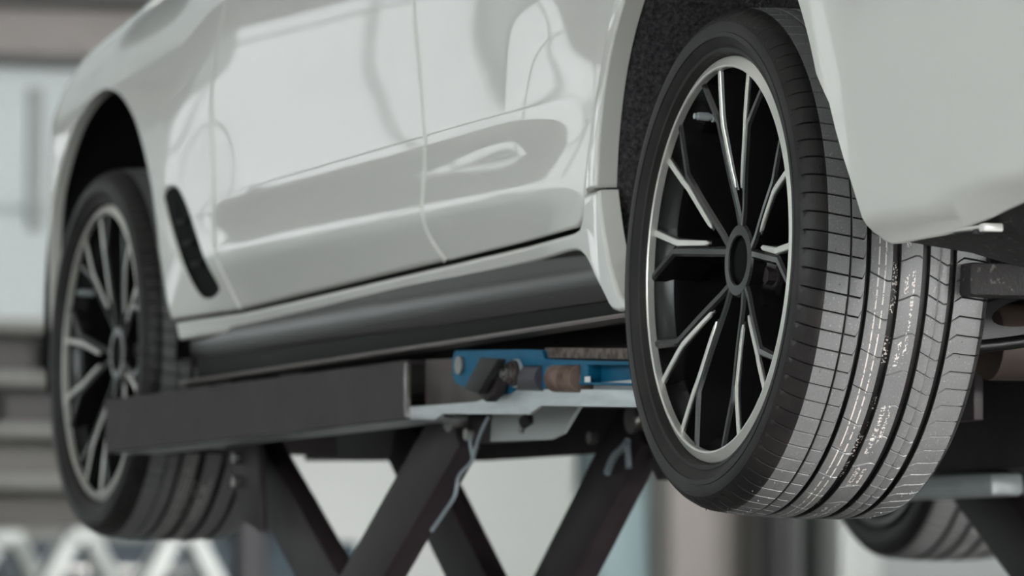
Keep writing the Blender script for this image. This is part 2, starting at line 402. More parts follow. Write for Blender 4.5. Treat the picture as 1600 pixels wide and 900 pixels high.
def panel(name, outline, surf, m, parent, holes=(), r=.005, depth=.022, grid=.022, step=.012, mirror=True):
    """curved body panel: outline in (u, v) on surf(u, v), with rolled edges and returned flanges"""
    loops = []
    for k, pl in enumerate([outline]+list(holes)):
        p = resample(pl, step)
        if (area2(p) > 0) != (k == 0): p = p[::-1]
        nn = outnormals(p)
        loops.append((p, nn, [p[i]-nn[i]*r for i in range(len(p))]))
    pts = []; edges = []; 
    for (_, _, q) in loops:
        b = len(pts); pts += q; edges += [(b+i, b+(i+1) % len(q)) for i in range(len(q))]
    us = [p.x for p in loops[0][0]]; vv = [p.y for p in loops[0][0]]
    polys = [[tuple(a) for a in q] for (_, _, q) in loops]
    bnd = list(pts)
    cell = {}
    for p in bnd: cell.setdefault((int(p.x//.02), int(p.y//.02)), []).append(p)
    nx = int((max(us)-min(us))/grid)+1; ny = int((max(vv)-min(vv))/grid)+1
    for i in range(nx+1):
        for j in range(ny+1):
            x = min(us)+i*grid; y = min(vv)+j*grid
            if not inside(polys[0], x, y) or any(inside(h, x, y) for h in polys[1:]): continue
            ci, cj = int(x//.02), int(y//.02); near = False
            for a in (-1, 0, 1):
                for b in (-1, 0, 1):
                    for p in cell.get((ci+a, cj+b), ()):
                        if (p.x-x)**2+(p.y-y)**2 < (grid*.42)**2: near = True
            if not near: pts.append(Vector((x, y)))
    V, E_, F_, _, _, _ = delaunay_2d_cdt(pts, edges, [], 0, 1e-7, False)
    faces = []
    for f in F_:
        cx = sum(V[i].x for i in f)/len(f); cy = sum(V[i].y for i in f)/len(f)
        if inside(polys[0], cx, cy) and not any(inside(h, cx, cy) for h in polys[1:]): faces.append(tuple(f))
    def frame(u, v):
        h = 1e-3
        pu = (surf(u+h, v)-surf(u-h, v)); pv = (surf(u, v+h)-surf(u, v-h))
        n = pv.cross(pu).normalized()
        if n.y < 0 and abs(n.y) > .3: n = -n
        return surf(u, v), n, pu.normalized(), pv.normalized()
    verts = []; norms = []
    for q in V:
        P, n, _, _ = frame(q.x, q.y); verts.append(P); norms.append(n)
    # orientation
    if faces:
        f = faces[len(faces)//2]; a, b, c = (verts[i] for i in f[:3])
        if (b-a).cross(c-a).dot(norms[f[0]]) < 0: faces = [tuple(reversed(f)) for f in faces]
    for (p, nn, q) in loops:
        rings = []; K = 4
        for k in range(0, K+2):
            ring = []
            for i in range(len(q)):
                P, n, tu, tv = frame(q[i].x, q[i].y)
                d = (tu*nn[i].x+tv*nn[i].y); d = d.normalized()
                sc = nn[i].length
                if k <= K:
                    th = (PI/2)*k/K; pos = P+d*(r*sc*math.sin(th))-n*(r*(1-math.cos(th))); nr = n*math.cos(th)+d*math.sin(th)
                else: pos = P+d*(r*sc)-n*depth; nr = d
                ring.append(len(verts)); verts.append(pos); norms.append(nr)
            rings.append(ring)
        L_ = len(q)
        for a, b in zip(rings, rings[1:]):
            for i in range(L_): 
                f = (a[i], b[i], b[(i+1) % L_], a[(i+1) % L_])
                P0, P1, P2 = verts[f[0]], verts[f[1]], verts[f[3]]
                if (P1-P0).cross(P2-P0).dot(norms[f[0]]) < 0: f = f[::-1]
                faces.append(f)
    me = bpy.data.meshes.new(name); me.from_pydata([tuple(v) for v in verts], [], faces); me.update()
    me.polygons.foreach_set('use_smooth', [True]*len(me.polygons))
    me.normals_split_custom_set_from_vertices([tuple(n) for n in norms])
    o = link(name, me, m, parent)
    if mirror:
        mverts = [(v[0], YMIR-v[1], v[2]) for v in verts]
        me2 = bpy.data.meshes.new(name); me2.from_pydata(mverts, [], [tuple(reversed(f)) for f in faces]); me2.update()
        me2.polygons.foreach_set('use_smooth', [True]*len(me2.polygons))
        link(name, me2, m, parent)
    return o

RA = dict(cx=.005, cz=.060, R=.400)
def rear_arch(a0, a1, n=48, grow=0.):
    # opening of the rear wheel arch: rounder at the front, tighter at the back
    out = []
    for i in range(n+1):
        d = a0+(a1-a0)*i/n; t = math.radians(d); k = sstep(-60, 30, d)
        out.append((RA['cx']+(RA['R']+.045*sstep(0, 60, d)+grow)*math.sin(t), RA['cz']+(RA['R']+.055*k+grow)*math.cos(t)))
    return out
G = .0022     # half panel gap
FA = dict(cx=3.035, cz=.080, R=.392)
seam_f = [(2.255, .042), (2.315, .15), (2.338, .237), (2.338, .397), (2.29, .488), (2.235, .56), (2.18, .66), (2.16, .72)]
seam_b = [(1.170, .062), (1.206, .098), (1.215, .13), (1.217, .181), (1.232, .307), (1.240, .452), (1.235, .60), (1.22, .72)]
seam_r = [(.575, .075), (.548, .079), (.528, .092), (.512, .118), (.478, .201), (.430, .285), (.380, .368), (.33, .46), (.28, .60), (.25, .72)]
def sh(pts, du, dv=0): return [(a+du, b+dv) for a, b in pts]
# smooth the seams
def smooth_path(pts, n=5):
    P = [Vector(p) for p in pts]; out = []
    for i in range(len(P)-1):
        p0 = P[max(i-1, 0)]; p1 = P[i]; p2 = P[i+1]; p3 = P[min(i+2, len(P)-1)]
        for k in range(n):
            t = k/n; q = .5*((2*p1)+(-p0+p2)*t+(2*p0-5*p1+4*p2-p3)*t*t+(-p0+3*p1-3*p2+p3)*t**3)
            out.append((q.x, q.y))
    out.append(tuple(P[-1])); return out
seam_f = smooth_path(seam_f); seam_b = smooth_path(seam_b); seam_r = smooth_path(seam_r)

# front wing
vent_hole = smooth_path([(2.595, .266), (2.545, .264), (2.495, .236), (2.42, .168), (2.34, .094), (2.340, .078), (2.395, .068), (2.45, .084), (2.545, .165), (2.61, .240), (2.618, .256), (2.595, .266)])[:-1]
fender = sh(seam_f, G) + [(2.6, .735), (3.0, .735), (3.5, .72), (3.9, .70), (3.9, -.05), (3.475, -.05), (3.470, .0)] + [(FA['cx']+(q[0]-FA['cx'])*(1.10 if q[0] > FA['cx'] else 1.), q[1]) for q in arch(FA['cx'], FA['cz'], FA['R'], 92, -78, 48)] + [(2.625, .10), (2.588, .040)]
panel('front_wing', fender, B, 'paint', car, holes=[vent_hole], r=.006)
panel('front_door', sh(seam_f, -G)[::-1] + sh(seam_b, G), B, 'paint', car, r=.009)
panel('rear_door', sh(seam_b, -G)[::-1] + [(1.10, .0635), (.60, .0745)] + sh(seam_r, G), B, 'paint', car, r=.005)
quarter = [(.507-G, .1225)] + [q for q in sh(seam_r, -G) if q[1] > .125] + [(-.6, .72), (-1.7, .72), (-1.7, .075), (-1.15, .035), (-.95, .018), (-.80, .000), (-.68, -.010), (-.56, -.013), (-.525, -.0125), (-.507, -.008), (-.494, .004), (-.478, .030), (-.457, .065), (-.436, .10), (-.418, .135), (-.402, .17)] + rear_arch(-68, 82)
def Bq(u, v):
    P = B(u, v); x, y, nx, ny = plan(u)
    # flared lip round the arch and a crease above the bumper's lower edge
    d = math.hypot((u-RA['cx'])*(RA['R']/(RA['R']+(.045 if u > .1 else 0))), (v-RA['cz'])*(RA['R']/(RA['R']+(.05 if u > .1 else .01))))-RA['R']
    o = .0065*math.exp(-(d/.045)**2)
    if u < -.4:
        zb = lerp_tab([(-1.6, .06), (-1.15, .035), (-.8, 0.), (-.6, -.012), (-.4, -.012)], u)
        o -= .020*(1-sstep(0., .040, v-zb))**1.5
    return P+Vector((nx*o, ny*o, 0))
panel('quarter_panel', quarter, Bq, 'paint', car, r=.004, depth=.03)

# side skirt: white upper moulding with flared end, black insert, edge lip
def Bs(u, v):
    P = B(u, v); o = .006
    d = .385-u+.35*(v-.1)
    o += .012*(1-sstep(.0, .14, u-(.32+.1*(v+.04))))
    o += .018*(1-sstep(-.05, .04, v))*0 
    wt = 1-sstep(.36, .6, u)
    o -= (1-wt)*.004
    return P+Vector((0, o, 0))
bound = smooth_path([(2.545, .003), (2.03, .012), (1.37, .028), (.80, .040), (.63, .044), (.575, .043), (.540, .037), (.508, .022), (.465, -.008), (.405, -.042)])
skirt = [(2.556, .0355), (2.262, .036)] + [(1.135, .0565), (.60, .068)] + [(.572, .069), (.543, .073), (.522, .087), (.509, .1175), (.441, .1195), (.436, .10), (.420, .06), (.396, .02), (.352, -.025), (.318, -.046), (.322, -.052), (.352, -.053), (.385, -.049)] + bound[::-1]
panel('side_skirt', skirt, Bs, 'paint', car, r=.006, depth=.03)
_K = Spline([(-.080, -.068), (-.062, -.060), (-.045, -.050), (-.025, -.037), (-.005, -.030), (.015, -.029), (.035, -.032), (.06, -.038)])
def Bk(u, v):
    vv = v+.012*sstep(.3, 2.5, u)
    x, y, nx, ny = plan(u)
    return Vector((x, y+_K(vv)+.004, v))
insert = [(a, b+.010) for a, b in bound[:-1]] + [(.41, -.036), (.36, -.046), (.345, -.052)] + [(.6, -.053), (1.1, -.057), (1.8, -.061), (2.55, -.065)]
ins = panel('skirt_insert', insert, Bk, 'skirt_black', car, r=.003, depth=.012)
lipv, lipf = [], []
N = 60
for i in range(N+1):
    u = 2.55+(.325-2.55)*i/N; v = lerp_tab([(.3, -.052), (.6, -.054), (1.1, -.058), (1.8, -.062), (2.6, -.066)], u)
    y = _yb(u)-.010
    for (dy, dz) in ((.002, .0), (.004, -.0025), (.002, -.006), (-.03, -.009), (-.03, .0)): lipv.append((u, y+dy, v+dz))
for i in range(N):
    for j in range(5):
        k = (j+1) % 5; lipf.append((i*5+j, i*5+k, (i+1)*5+k, (i+1)*5+j))
lipf += [tuple(range(5)), tuple(N*5+j for j in reversed(range(5)))]
link('skirt_lip', mesh('skirt_lip', lipv, lipf), 'trim_edge', car)

# side vent behind the front wheel
vi = [(a, b) for a, b in vent_hole]
cxv = sum(a for a, b in vi)/len(vi); czv = sum(b for a, b in vi)/len(vi)
bm = bmesh.new()
bm_extrude(bm, vi, lambda a, b: (a, B(a, b).y-.004, b), lambda a, b: (a, B(a, b).y-.034, b))
link('air_vent', from_bm('air_vent', bm), 'cap_black', car)
for k in range(3):
    f = .25+.25*k; a = 2.56-(2.56-2.39)*f; b = .243-(.243-.09)*f
    box('vent_fin', (a-.03, B(a, b).y-.010, b-.004), (a+.03, B(a, b).y-.001, b+.004), 'under_dark', car, .001)

# bonnet, greenhouse, floor: close the shell
def edge_strip(us, v): return [B(u, v) for u in us]
us = [2.2+i*.0895 for i in range(20)]
bv, bf = [], []
K = 12
for P in edge_strip(us, .73):
    for k in range(K+1):
        t = k/K; y = P.y+(YMIR-2*P.y)*t
        bv.append((P.x+.10*math.sin(PI*t), y, P.z-.004+.075*math.sin(PI*t)))
for i in range(len(us)-1):
    for k in range(K): bf.append((i*(K+1)+k, (i+1)*(K+1)+k, (i+1)*(K+1)+k+1, i*(K+1)+k+1))
link('bonnet', mesh('bonnet', bv, bf, True), 'paint', car)
gh = []     # glasshouse sections: x, half-width inset, z
for (x, zt, ins_) in ((2.25, .68, .10), (1.55, 1.02, .26), (.9, 1.06, .26), (.2, 1.03, .27), (-.55, .80, .22), (-1.1, .70, .15)):
    gh.append([(x, -.07, .66), (x, -ins_, zt-.03), (x, -ins_-.12, zt), (x, YMIR+ins_+.12, zt), (x, YMIR+ins_, zt-.03), (x, YMIR+.07, .66)])
gv = [p for s in gh for p in s]; gf = []
for i in range(len(gh)-1):
    for j in range(5): gf.append((i*6+j, i*6+j+1, (i+1)*6+j+1, (i+1)*6+j))
link('greenhouse', mesh('greenhouse', gv, gf, False), 'glass_dark', car)
box('roof_panel', (.25, YMIR+.36, 1.020), (1.45, -.36, 1.068), 'paint', car, .01)
rb, rf = [], []       # boot lid / rear panel
for i, x in enumerate((-.5, -.8, -1.08)):
    for j, y in enumerate((-.06-.12*i, -.5, -.92, -1.34, YMIR+.06+.12*i)): rb.append((x, y, (.74, .72, .68)[i]+.03*(1-abs(j-2)/2)))
for i in range(2):
    for j in range(4): rf.append((i*5+j, i*5+j+1, (i+1)*5+j+1, (i+1)*5+j))
link('boot_lid', mesh('boot_lid', rb, rf, True), 'paint', car)

# front and rear fascias close the shell between the two body sides
def fascia(name, u, vlo, vhi, bulge, n=14, k=16):
    vs_, fs = [], []
    for i in range(n+1):
        P = B(u, vlo+(vhi-vlo)*i/n)
        for j in range(k+1):
            t = j/k; vs_.append((P.x+bulge*math.sin(PI*t), P.y+(YMIR-2*P.y)*t, P.z+(.075 if u > 0 else 0)*(i/n)**3*math.sin(PI*t)))
    for i in range(n):
        for j in range(k): fs.append((i*(k+1)+j, i*(k+1)+j+1, (i+1)*(k+1)+j+1, (i+1)*(k+1)+j))
    return link(name, mesh(name, vs_, fs, True), 'paint', car)
fascia('front_fascia', 3.89, -.045, .735, .10)
fascia('rear_fascia', -1.69, .075, .70, -.06)
for y in (-.70, -1.14):
    bm = bmesh.new(); bm_box(bm, (3.90, y-.17, .10), (3.99, y+.17, .34), .02); link('grille', from_bm('grille', bm, angle=35), 'black_plastic', car)
# wheel-arch liners
def liner(name, cx, cz, R, w0, w1, m, mir=False, a0=-112, a1=112):
    vs_, fs = [], []; n = 48; prof = [(R+.004, w0), (R-.004, w0-.03), (R-.012, w0-.12), (R-.016, w1), (R-.10, w1-.02), (.10, w1-.03)]
    k = len(prof)
    ring = rear_arch(a0, a1, n) if cx < 1 else arch(cx, cz, R, a0, a1, n)
    for i in range(n+1):
        ax, az = ring[i][0]-cx, ring[i][1]-cz
        for (r, y) in prof:
            yy = YMIR-y if mir else y
            vs_.append((cx+ax*r/R, yy, cz+az*r/R))
    for i in range(n):
        for j in range(k-1): fs.append((i*k+j, i*k+j+1, (i+1)*k+j+1, (i+1)*k+j))
    return link(name, mesh(name, vs_, fs, True), m, car)
for mir in (False, True):
    liner('wheel_arch_liner', RA['cx'], RA['cz'], RA['R']+.002, -.014, -.40, 'felt', mir, -80, 101)
    liner('wheel_arch_liner', FA['cx'], FA['cz'], FA['R']+.045, -.03, -.42, 'under_dark', mir, -104, 108)

# floor of the car
def plate(name, pts, thick, m, parent):
    bm = bmesh.new(); bm_extrude(bm, pts, lambda x, y: (x, y, thick[0]), lambda x, y: (x, y, thick[1]))
    return link(name, from_bm(name, bm), m, parent)
box('gap_backing', (.52, -.075, -.03), (2.42, -.060, .66), 'under_dark', car, 0)  # dark sheet added behind the door gaps so that they stay dark
plate('floor_pan', [(.42, -.06), (2.56, -.06), (2.56, YMIR+.06), (.42, YMIR+.06)], (-.045, -.03), 'under_dark', car)
for mir in (0, 1):
    f = (lambda y: YMIR-y) if mir else (lambda y: y)
    a, b = sorted((f(-.035), f(-.10)))
    box('sill_seam', (.45, a, -.062), (2.5, b, -.03), 'under_dark', car, .004)
plate('front_floor', [(2.56, -.45), (3.75, -.45), (3.75, YMIR+.45), (2.56, YMIR+.45)], (.0, .015), 'under_dark', car)
plate('rear_floor', [(-1.05, -.42), (.42, -.42), (.42, YMIR+.42), (-1.05, YMIR+.42)], (.06, .075), 'under_dark', car)
plate('front_bulkhead', [(3.40, -.05), (3.42, -.05), (3.42, -.45), (3.40, -.45)], (-.02, .45), 'under_dark', car)
# underside of the rear bumper, spattered black plastic
top = []
for i in range(13):
    u = -.50-.075*i
    zb = lerp_tab([(-1.6, .06), (-1.15, .035), (-.8, 0.), (-.6, -.012), (-.4, -.008)], u)
    P = B(u, max(zb, -.01)); top.append((P.x, P.y-.030, zb+.006))
uv, uf = [], []
for i, P in enumerate(top):
    k = i/12
    lo = lerp_tab([(-1.4, .05), (-1.1, .03), (-.95, -.015), (-.82, -.046), (-.70, -.050), (-.60, -.034), (-.50, -.016)], -.50-.075*i)
    uv += [P, (P[0], P[1]-.035, P[2]*.7+lo*.3), (P[0]+.02, P[1]-.10, lo+.006), (P[0]+.04, P[1]-.13, lo), (P[0]+.05, P[1]-.16, max(lo, 0)+.02), (P[0]+.05, P[1]-.22, .07)]
for i in range(12):
    for j in range(5): uf.append((i*6+j, i*6+j+1, (i+1)*6+j+1, (i+1)*6+j))
o = link('bumper_undertray', mesh('bumper_undertray', uv, uf, True), 'underbody', car)
# metal clip under the bumper edge
bm = bmesh.new(); bm_box(bm, (-.800, -.044, -.007), (-.67, -.024, -.003), .0015)
bm_box(bm, (-.805, -.046, -.012), (-.790, -.02, -.002), .002)
clip = link('bumper_clip', from_bm('bumper_clip', bm, angle=35), 'paint', car)
cyl('clip_bolt', (-.760, -.034, -.012), (-.760, -.034, -.006), .007, 'dark_steel', clip, seg=12)

# rear suspension glimpsed inboard of the rear tyre
def ctrl_arm(x0, x1):
    up = [(-.26, -.070), (-.31, -.058), (-.40, -.035), (-.60, .0), (-.60, -.06), (-.42, -.098), (-.32, -.112), (-.26, -.112)]
    bm = bmesh.new()
    n = len(up)
    cy, cz, a_, b_, tilt = -.40, -.066, .055, .018, -.2
    hole = [(cy+a_*math.cos(t)*math.cos(tilt)-b_*math.sin(t)*math.sin(tilt), cz+a_*math.cos(t)*math.sin(tilt)+b_*math.sin(t)*math.cos(tilt)) for t in [2*PI*i/24 for i in range(24)]]
    outer = resample(up, .02); outer = outer if area2(outer) > 0 else outer[::-1]
    pts = outer+[Vector(h) for h in hole]; m_ = len(outer)
    ed = [(i, (i+1) % m_) for i in range(m_)]+[(m_+i, m_+(i+1) % 24) for i in range(24)]
    V, _, F_, _, _, _ = delaunay_2d_cdt(pts, ed, [], 0, 1e-7, False)
    ops = [tuple(p) for p in outer]
    fs = [f for f in F_ if inside(ops, sum(V[i].x for i in f)/3, sum(V[i].y for i in f)/3) and not inside(hole, sum(V[i].x for i in f)/3, sum(V[i].y for i in f)/3)]
    A = [bm.verts.new((x0, v.x, v.y)) for v in V]; Bv = [bm.verts.new((x1, v.x, v.y)) for v in V]
    for f in fs: bm.faces.new([A[i] for i in f]); bm.faces.new([Bv[i] for i in reversed(f)])
    for e in [e for e in bm.edges if len(e.link_faces) == 1 and all(v in A for v in e.verts)]:
        i, j = A.index(e.verts[0]), A.index(e.verts[1]); bm.faces.new((A[i], A[j], Bv[j], Bv[i]))
    return from_bm('control_arm', bm, angle=35)
arm = link('control_arm', ctrl_arm(-.10, -.07), 'gloss_black', car)
tube('arm_flange', [(-.115, -.26, -.066), (-.115, -.31, -.054), (-.115, -.40, -.031), (-.115, -.6, .004)], .009, 'gloss_black', arm)
tube('arm_flange', [(-.115, -.26, -.116), (-.115, -.32, -.114), (-.115, -.42, -.100), (-.115, -.6, -.062)], .009, 'gloss_black', arm)
box('rear_cross_member', (-.36, -.75, -.062), (-.30, -.20, -.020), 'underbody', car, .006)
cyl('spring_strut', (-.02, -.36, -.06), (-.02, -.38, .28), .032, 'under_dark', car)
cyl('drive_shaft', (0, -.25, 0), (0, -1.59, 0), .022, 'under_dark', car)
cyl('exhaust_silencer', (.30, -.52, -.085), (.30, -1.3, -.085), .055, 'exhaust', car)
cyl('exhaust_pipe', (.3, -.70, -.07), (2.4, -.85, -.06), .03, 'exhaust', car)

# ------------------------------------------------------------------ wheels (local: axle = Y, outboard +Y, rim face at y = 0)
TR = .3335
def tyre_mesh():
    cols = []     # (y, r, sipe_kind, shift)   kind: None or (depth, parity)
    def crown(y):
        t = (y+.118)/.118; return TR-.0042*t*t-.0036*t**4
    def sipe(y):
        # returns (shift in m along circumference, depth, parity)
        if y > -.070: return (.009*(0.-y)/.066, .0048, 0)
        if -.107 <= y <= -.078: return (lerp_tab([(-.107, .010), (-.104, .0115), (-.078, 0)], y), .0022, 2)
        if -.148 <= y <= -.119: return (lerp_tab([(-.148, .004), (-.141, 0), (-.119, .0095)], y), .0022 if y > -.1455 else 0, 1)
        if -.186 <= y <= -.159: return (lerp_tab([(-.186, .010), (-.183, .0115), (-.159, 0)], y), .0022, 0)
        if y <= -.196: return (lerp_tab([(-.245, .004), (-.206, 0), (-.196, .007)], y), .0035 if y < -.1985 else .001, 0)
        return (0, 0, 0)
    def add(y, r, d=0., par=0, s=0.): cols.append((y, r, d, par, s))
    # inner bead and sidewall
    for (y, r) in ((-.238, .256), (-.245, .266), (-.252, .285), (-.253, .300), (-.2495, .312)): add(y, r)
    add(-.2455, .3175, 0, 0, .004); add(-.2405, .3222, .0040, 0, .004)
    def block(ya, yb, n):
        for i in range(n+1):
            y = ya+(yb-ya)*i/n; s, d, par = sipe(y)
            r = crown(y)-(.0006 if i in (0, n) else 0)
            add(y, r, d, par, s)
    def groove(ya, yb, dep):
        add(ya+.0012, crown(ya)-dep, 0, 0, 0); add(yb-.0012, crown(yb)-dep, 0, 0, 0)
    block(-.2355, -.196, 8); groove(-.196, -.186, .0075)
    block(-.186, -.1735, 3); groove(-.1735, -.1715, .0012); block(-.1715, -.159, 3); groove(-.159, -.148, .0075)
    block(-.148, -.119, 6); groove(-.119, -.107, .0075)
    block(-.107, -.078, 6); groove(-.078, -.071, .0075)
    block(-.071, -.0525, 5); groove(-.0525, -.0490, .0035)
    block(-.0490, -.012, 7)
    for (y, r, d) in ((-.006, .3248, .0045), (-.001, .3222, .0040), (.003, .3190, .0028), (.006, .3160, .0015)):
        add(y, r-.0004, d, 0, .009*(0.-y)/.066)
    # outer sidewall with moulded rings
    for (y, r) in ((.0085, .3135), (.0110, .3105), (.0105, .3095), (.0118, .304), (.0120, .296), (.0130, .2955), (.0130, .2895), (.0112, .2888), (.0085, .282), (.005, .2765), (.0055, .2755), (.0045, .2715), (-.001, .2695), (-.004, .2685), (-.010, .262), (-.016, .256)): add(y, r)
    NC = 84; fr = [0, .055, .11, .40, .70]; nf = len(fr); n = len(cols); NT = NC*nf
    vs_, fs = [], []
    for c in range(NC):
        for k in range(nf):
            for (y, r, d, par, s) in cols:
                th = 2*PI*(c+fr[k])/NC+s/TR
                act = d if (k == 1 and (par == 0 or c % 2 == par-1)) else 0.
                rr = r-act
                vs_.append((-rr*math.sin(th), y, rr*math.cos(th)))
    for j in range(NT):
        j2 = (j+1) % NT
        for i in range(n-1): fs.append((j*n+i, j*n+i+1, j2*n+i+1, j2*n+i))
    # moulding nubs on the outer shoulder
    rnd = random.Random(3)
    for q in range(230):
        th = 2*PI*rnd.random(); y = rnd.choice((-.012, -.022, -.030, -.038, -.060, .0085, -.215, -.225)); r = (crown(y) if y < 0 else .3130)
        c = Vector((-r*math.sin(th), y, r*math.cos(th))); nrm = Vector((-math.sin(th), 0 if y < 0 else .7, math.cos(th))).normalized()
        a = nrm.orthogonal().normalized(); b = nrm.cross(a); h = .0010; base = len(vs_)
        for kk in range(4): vs_.append(c+h*(math.cos(kk*PI/2)*a+math.sin(kk*PI/2)*b)-nrm*.0005)
        vs_.append(c+nrm*.0022)
        for kk in range(4): fs.append((base+kk, base+(kk+1) % 4, base+4))
    me = mesh('tyre', vs_, fs); bm = bmesh.new(); bm.from_mesh(me); bpy.data.meshes.remove(me)
    return from_bm('tyre', bm, angle=32)
ME = {}
ME['tyre'] = tyre_mesh(); ME['tyre'].materials.append(MATS['tyre_rubber'])

def pol(r, deg): a = math.radians(deg); return Vector((r*math.sin(a), r*math.cos(a)))
def yface(r): return lerp_tab([(.03, -.031), (.06, -.0285), (.12, -.018), (.187, -.0085), (.22, -.0065), (.27, -.004)], r)
def bm_strip(bm, path, widths, drop, depth, draft, bev, tip0=False, tip1=False, end_depth=None):
    """bevelled bar along a 2D path in the wheel plane; face follows yface(r) - drop"""
    n = len(path); secs = []
    for i in range(n):
        p = path[i]
        if i == 0: d = (path[1]-p).normalized(); k = 1.
        elif i == n-1: d = (p-path[i-1]).normalized(); k = 1.
        else:
            d1 = (p-path[i-1]).normalized(); d2 = (path[i+1]-p).normalized(); d = (d1+d2).normalized(); k = 1/max(.5, d.dot(d1))
        nrm = Vector((-d.y, d.x))*k; w = widths[i]/2; y = yface(p.length)-drop
        dp = depth if end_depth is None else depth+(end_depth-depth)*i/(n-1)
        sec = []
        for (o, yy) in ((w+draft, y-dp), (w, y-bev), (w-bev, y), (-w+bev, y), (-w, y-bev), (-w-draft, y-dp)):
            q = p+nrm*o; sec.append(bm.verts.new((q.x, yy, q.y)))
        secs.append(sec)
    for a, b in zip(secs, secs[1:]):
        for j in range(6):
            bm.faces.new((a[j], a[(j+1) % 6], b[(j+1) % 6], b[j]))
    bm.faces.new(secs[0]); bm.faces.new(secs[-1][::-1])
def refine(path, widths, n=5):
    P, W = [], []
    for i in range(len(path)-1):
        for k in range(n):
            t = k/n; P.append(path[i]+(path[i+1]-path[i])*t); W.append(widths[i]+(widths[i+1]-widths[i])*t)
    P.append(path[-1]); W.append(widths[-1]); return P, W
def spoke_paths(s):
    P0 = pol(.040, s*3.5); P1 = pol(.186, s*16.5); P2 = pol(.2545, s*25.5)
    d = (P1-P0).normalized(); n = Vector((-d.y, d.x))
    if n.x*s > 0: n = -n        # towards the pair's axis
    A0 = P0+(P1-P0)*.34+n*.0112; A1 = P1-d*.010+n*.0112; A2 = pol(.2545, s*11.8)
    return P0, P1, P2, A0, A1, A2
for s in (-1, 1):
    P0, P1, P2, A0, A1, A2 = spoke_paths(s)
    bm = bmesh.new()
    p, wd = refine([P0, P1, P2], [.0135, .0135, .0120]); bm_strip(bm, p, wd, 0, .050, .0060, .0034, end_depth=.062)
    p, wd = refine([A0, A1, A2], [.006, .0135, .0130]); bm_strip(bm, p, wd, .0028, .044, .0045, .0015, end_depth=.060)
    ME['spoke', s] = from_bm('spoke', bm, angle=28); ME['spoke', s].materials.append(MATS['wheel_black'])
    bm = bmesh.new()
    d = (A1-A0).normalized()
    p, wd = refine([A0+d*.004, A0+d*.012, A1, A2], [.002, .0070, .0088, .0088]); bm_strip(bm, p, wd, .0004, .0035, .0, .0010)
    ME['trim', s] = from_bm('spoke_trim', bm, angle=28); ME['trim', s].materials.append(MATS['machined'])

def lathe_mesh(name, prof, m, seg=128, angle=30):
    v, f = lathe(prof, seg); me = mesh(name, v, f); bm = bmesh.new(); bm.from_mesh(me); bpy.data.meshes.remove(me)
    bmesh.ops.remove_doubles(bm, verts=bm.verts[:], dist=1e-6)
    me = from_bm(name, bm, angle=angle); me.materials.append(MATS[m]); return me
ME['rim'] = lathe_mesh('rim', [(.256, -.018), (.2508, -.006), (.2500, -.012), (.246, -.024), (.238, -.032), (.235, -.05), (.2335, -.10), (.2315, -.105), (.2315, -.20), (.245, -.225), (.250, -.245), (.266, -.250), (.266, -.254), (.254, -.252), (.248, -.23), (.240, -.20), (.240, -.06), (.256, -.03), (.256, -.018)], 'barrel_black')
ME['lip'] = lathe_mesh('rim_lip', [(.2655, -.016), (.2668, -.010), (.2664, -.007), (.2650, -.0045), (.2535, .0022), (.2518, .0022), (.2505, .0008), (.2505, -.016)], 'machined')
ME['hub'] = lathe_mesh('hub', [(0, -.036), (.0315, -.036), (.0318, -.0305), (.0335, -.029), (.046, -.0292), (.049, -.032), (.0505, -.05), (.060, -.062), (.078, -.064), (.078, -.09), (0, -.09)], 'wheel_black')
ME['cap'] = lathe_mesh('centre_cap', [(0, -.0325), (.020, -.0328), (.0295, -.0338), (.0310, -.0352), (.0310, -.037)], 'cap_black', 64)
bm = bmesh.new()
bm_cyl(bm, (0, -.066, 0), (0, -.048, 0), .0115, seg=6); bm_cyl(bm, (0, -.066, 0), (0, -.060, 0), .0145, seg=20)
ME['bolt'] = from_bm('wheel_bolt', bm, angle=35); ME['bolt'].materials.append(MATS['dark_steel'])
bm = bmesh.new()
bm_cyl(bm, (0, -.034, 0), (0, -.026, 0), .0045, seg=14); bm_cyl(bm, (0, -.026, 0), (0, -.010, 0), .0058, .0052, seg=14)
bm_cyl(bm, (0, -.034, 0), (0, -.031, 0), .0068, seg=14); bm_cyl(bm, (0, -.010, 0), (0, -.005, 0), .0040, seg=14)
ME['valve'] = from_bm('valve_stem', bm, angle=35); ME['valve'].materials.append(MATS['zinc'])

def wheel(loc, camber, turn, flip=False, scale=1., tyre_label=None):
    root = bpy.data.objects.new('wheel', ME['rim']); COL.objects.link(root); root.parent = car
    # spin about the axle, then camber, then flip for the right-hand side
    M_ = Matrix.Rotation(PI if flip else 0, 4, 'Z') @ Matrix.Rotation(camber, 4, 'X')
    root.matrix_local = Matrix.Translation(loc) @ M_ @ Matrix.Rotation(math.radians(turn), 4, 'Y') @ Matrix.Scale(scale, 4)
    def kid(name, me, M=None):
        o = bpy.data.objects.new(name, me); COL.objects.link(o); o.parent = root
        if M is not None: o.matrix_local = M
        return o
    kid('tyre', ME['tyre']); kid('rim_lip', ME['lip']); kid('hub', ME['hub']); kid('centre_cap', ME['cap'])
    for k in range(5):
        Rk = Matrix.Rotation(math.radians(72*k), 4, 'Y')
        for s in (-1, 1):
            kid('spoke', ME['spoke', s], Rk); kid('spoke_trim', ME['trim', s], Rk)
        a = math.radians(72*k+36); kid('wheel_bolt', ME['bolt'], Matrix.Translation((.056*math.sin(a), 0, .056*math.cos(a))))
    a = math.radians(32-(-5)); kid('valve_stem', ME['valve'], Matrix.Translation((.233*math.sin(a), -.004, .233*math.cos(a))))
    return root
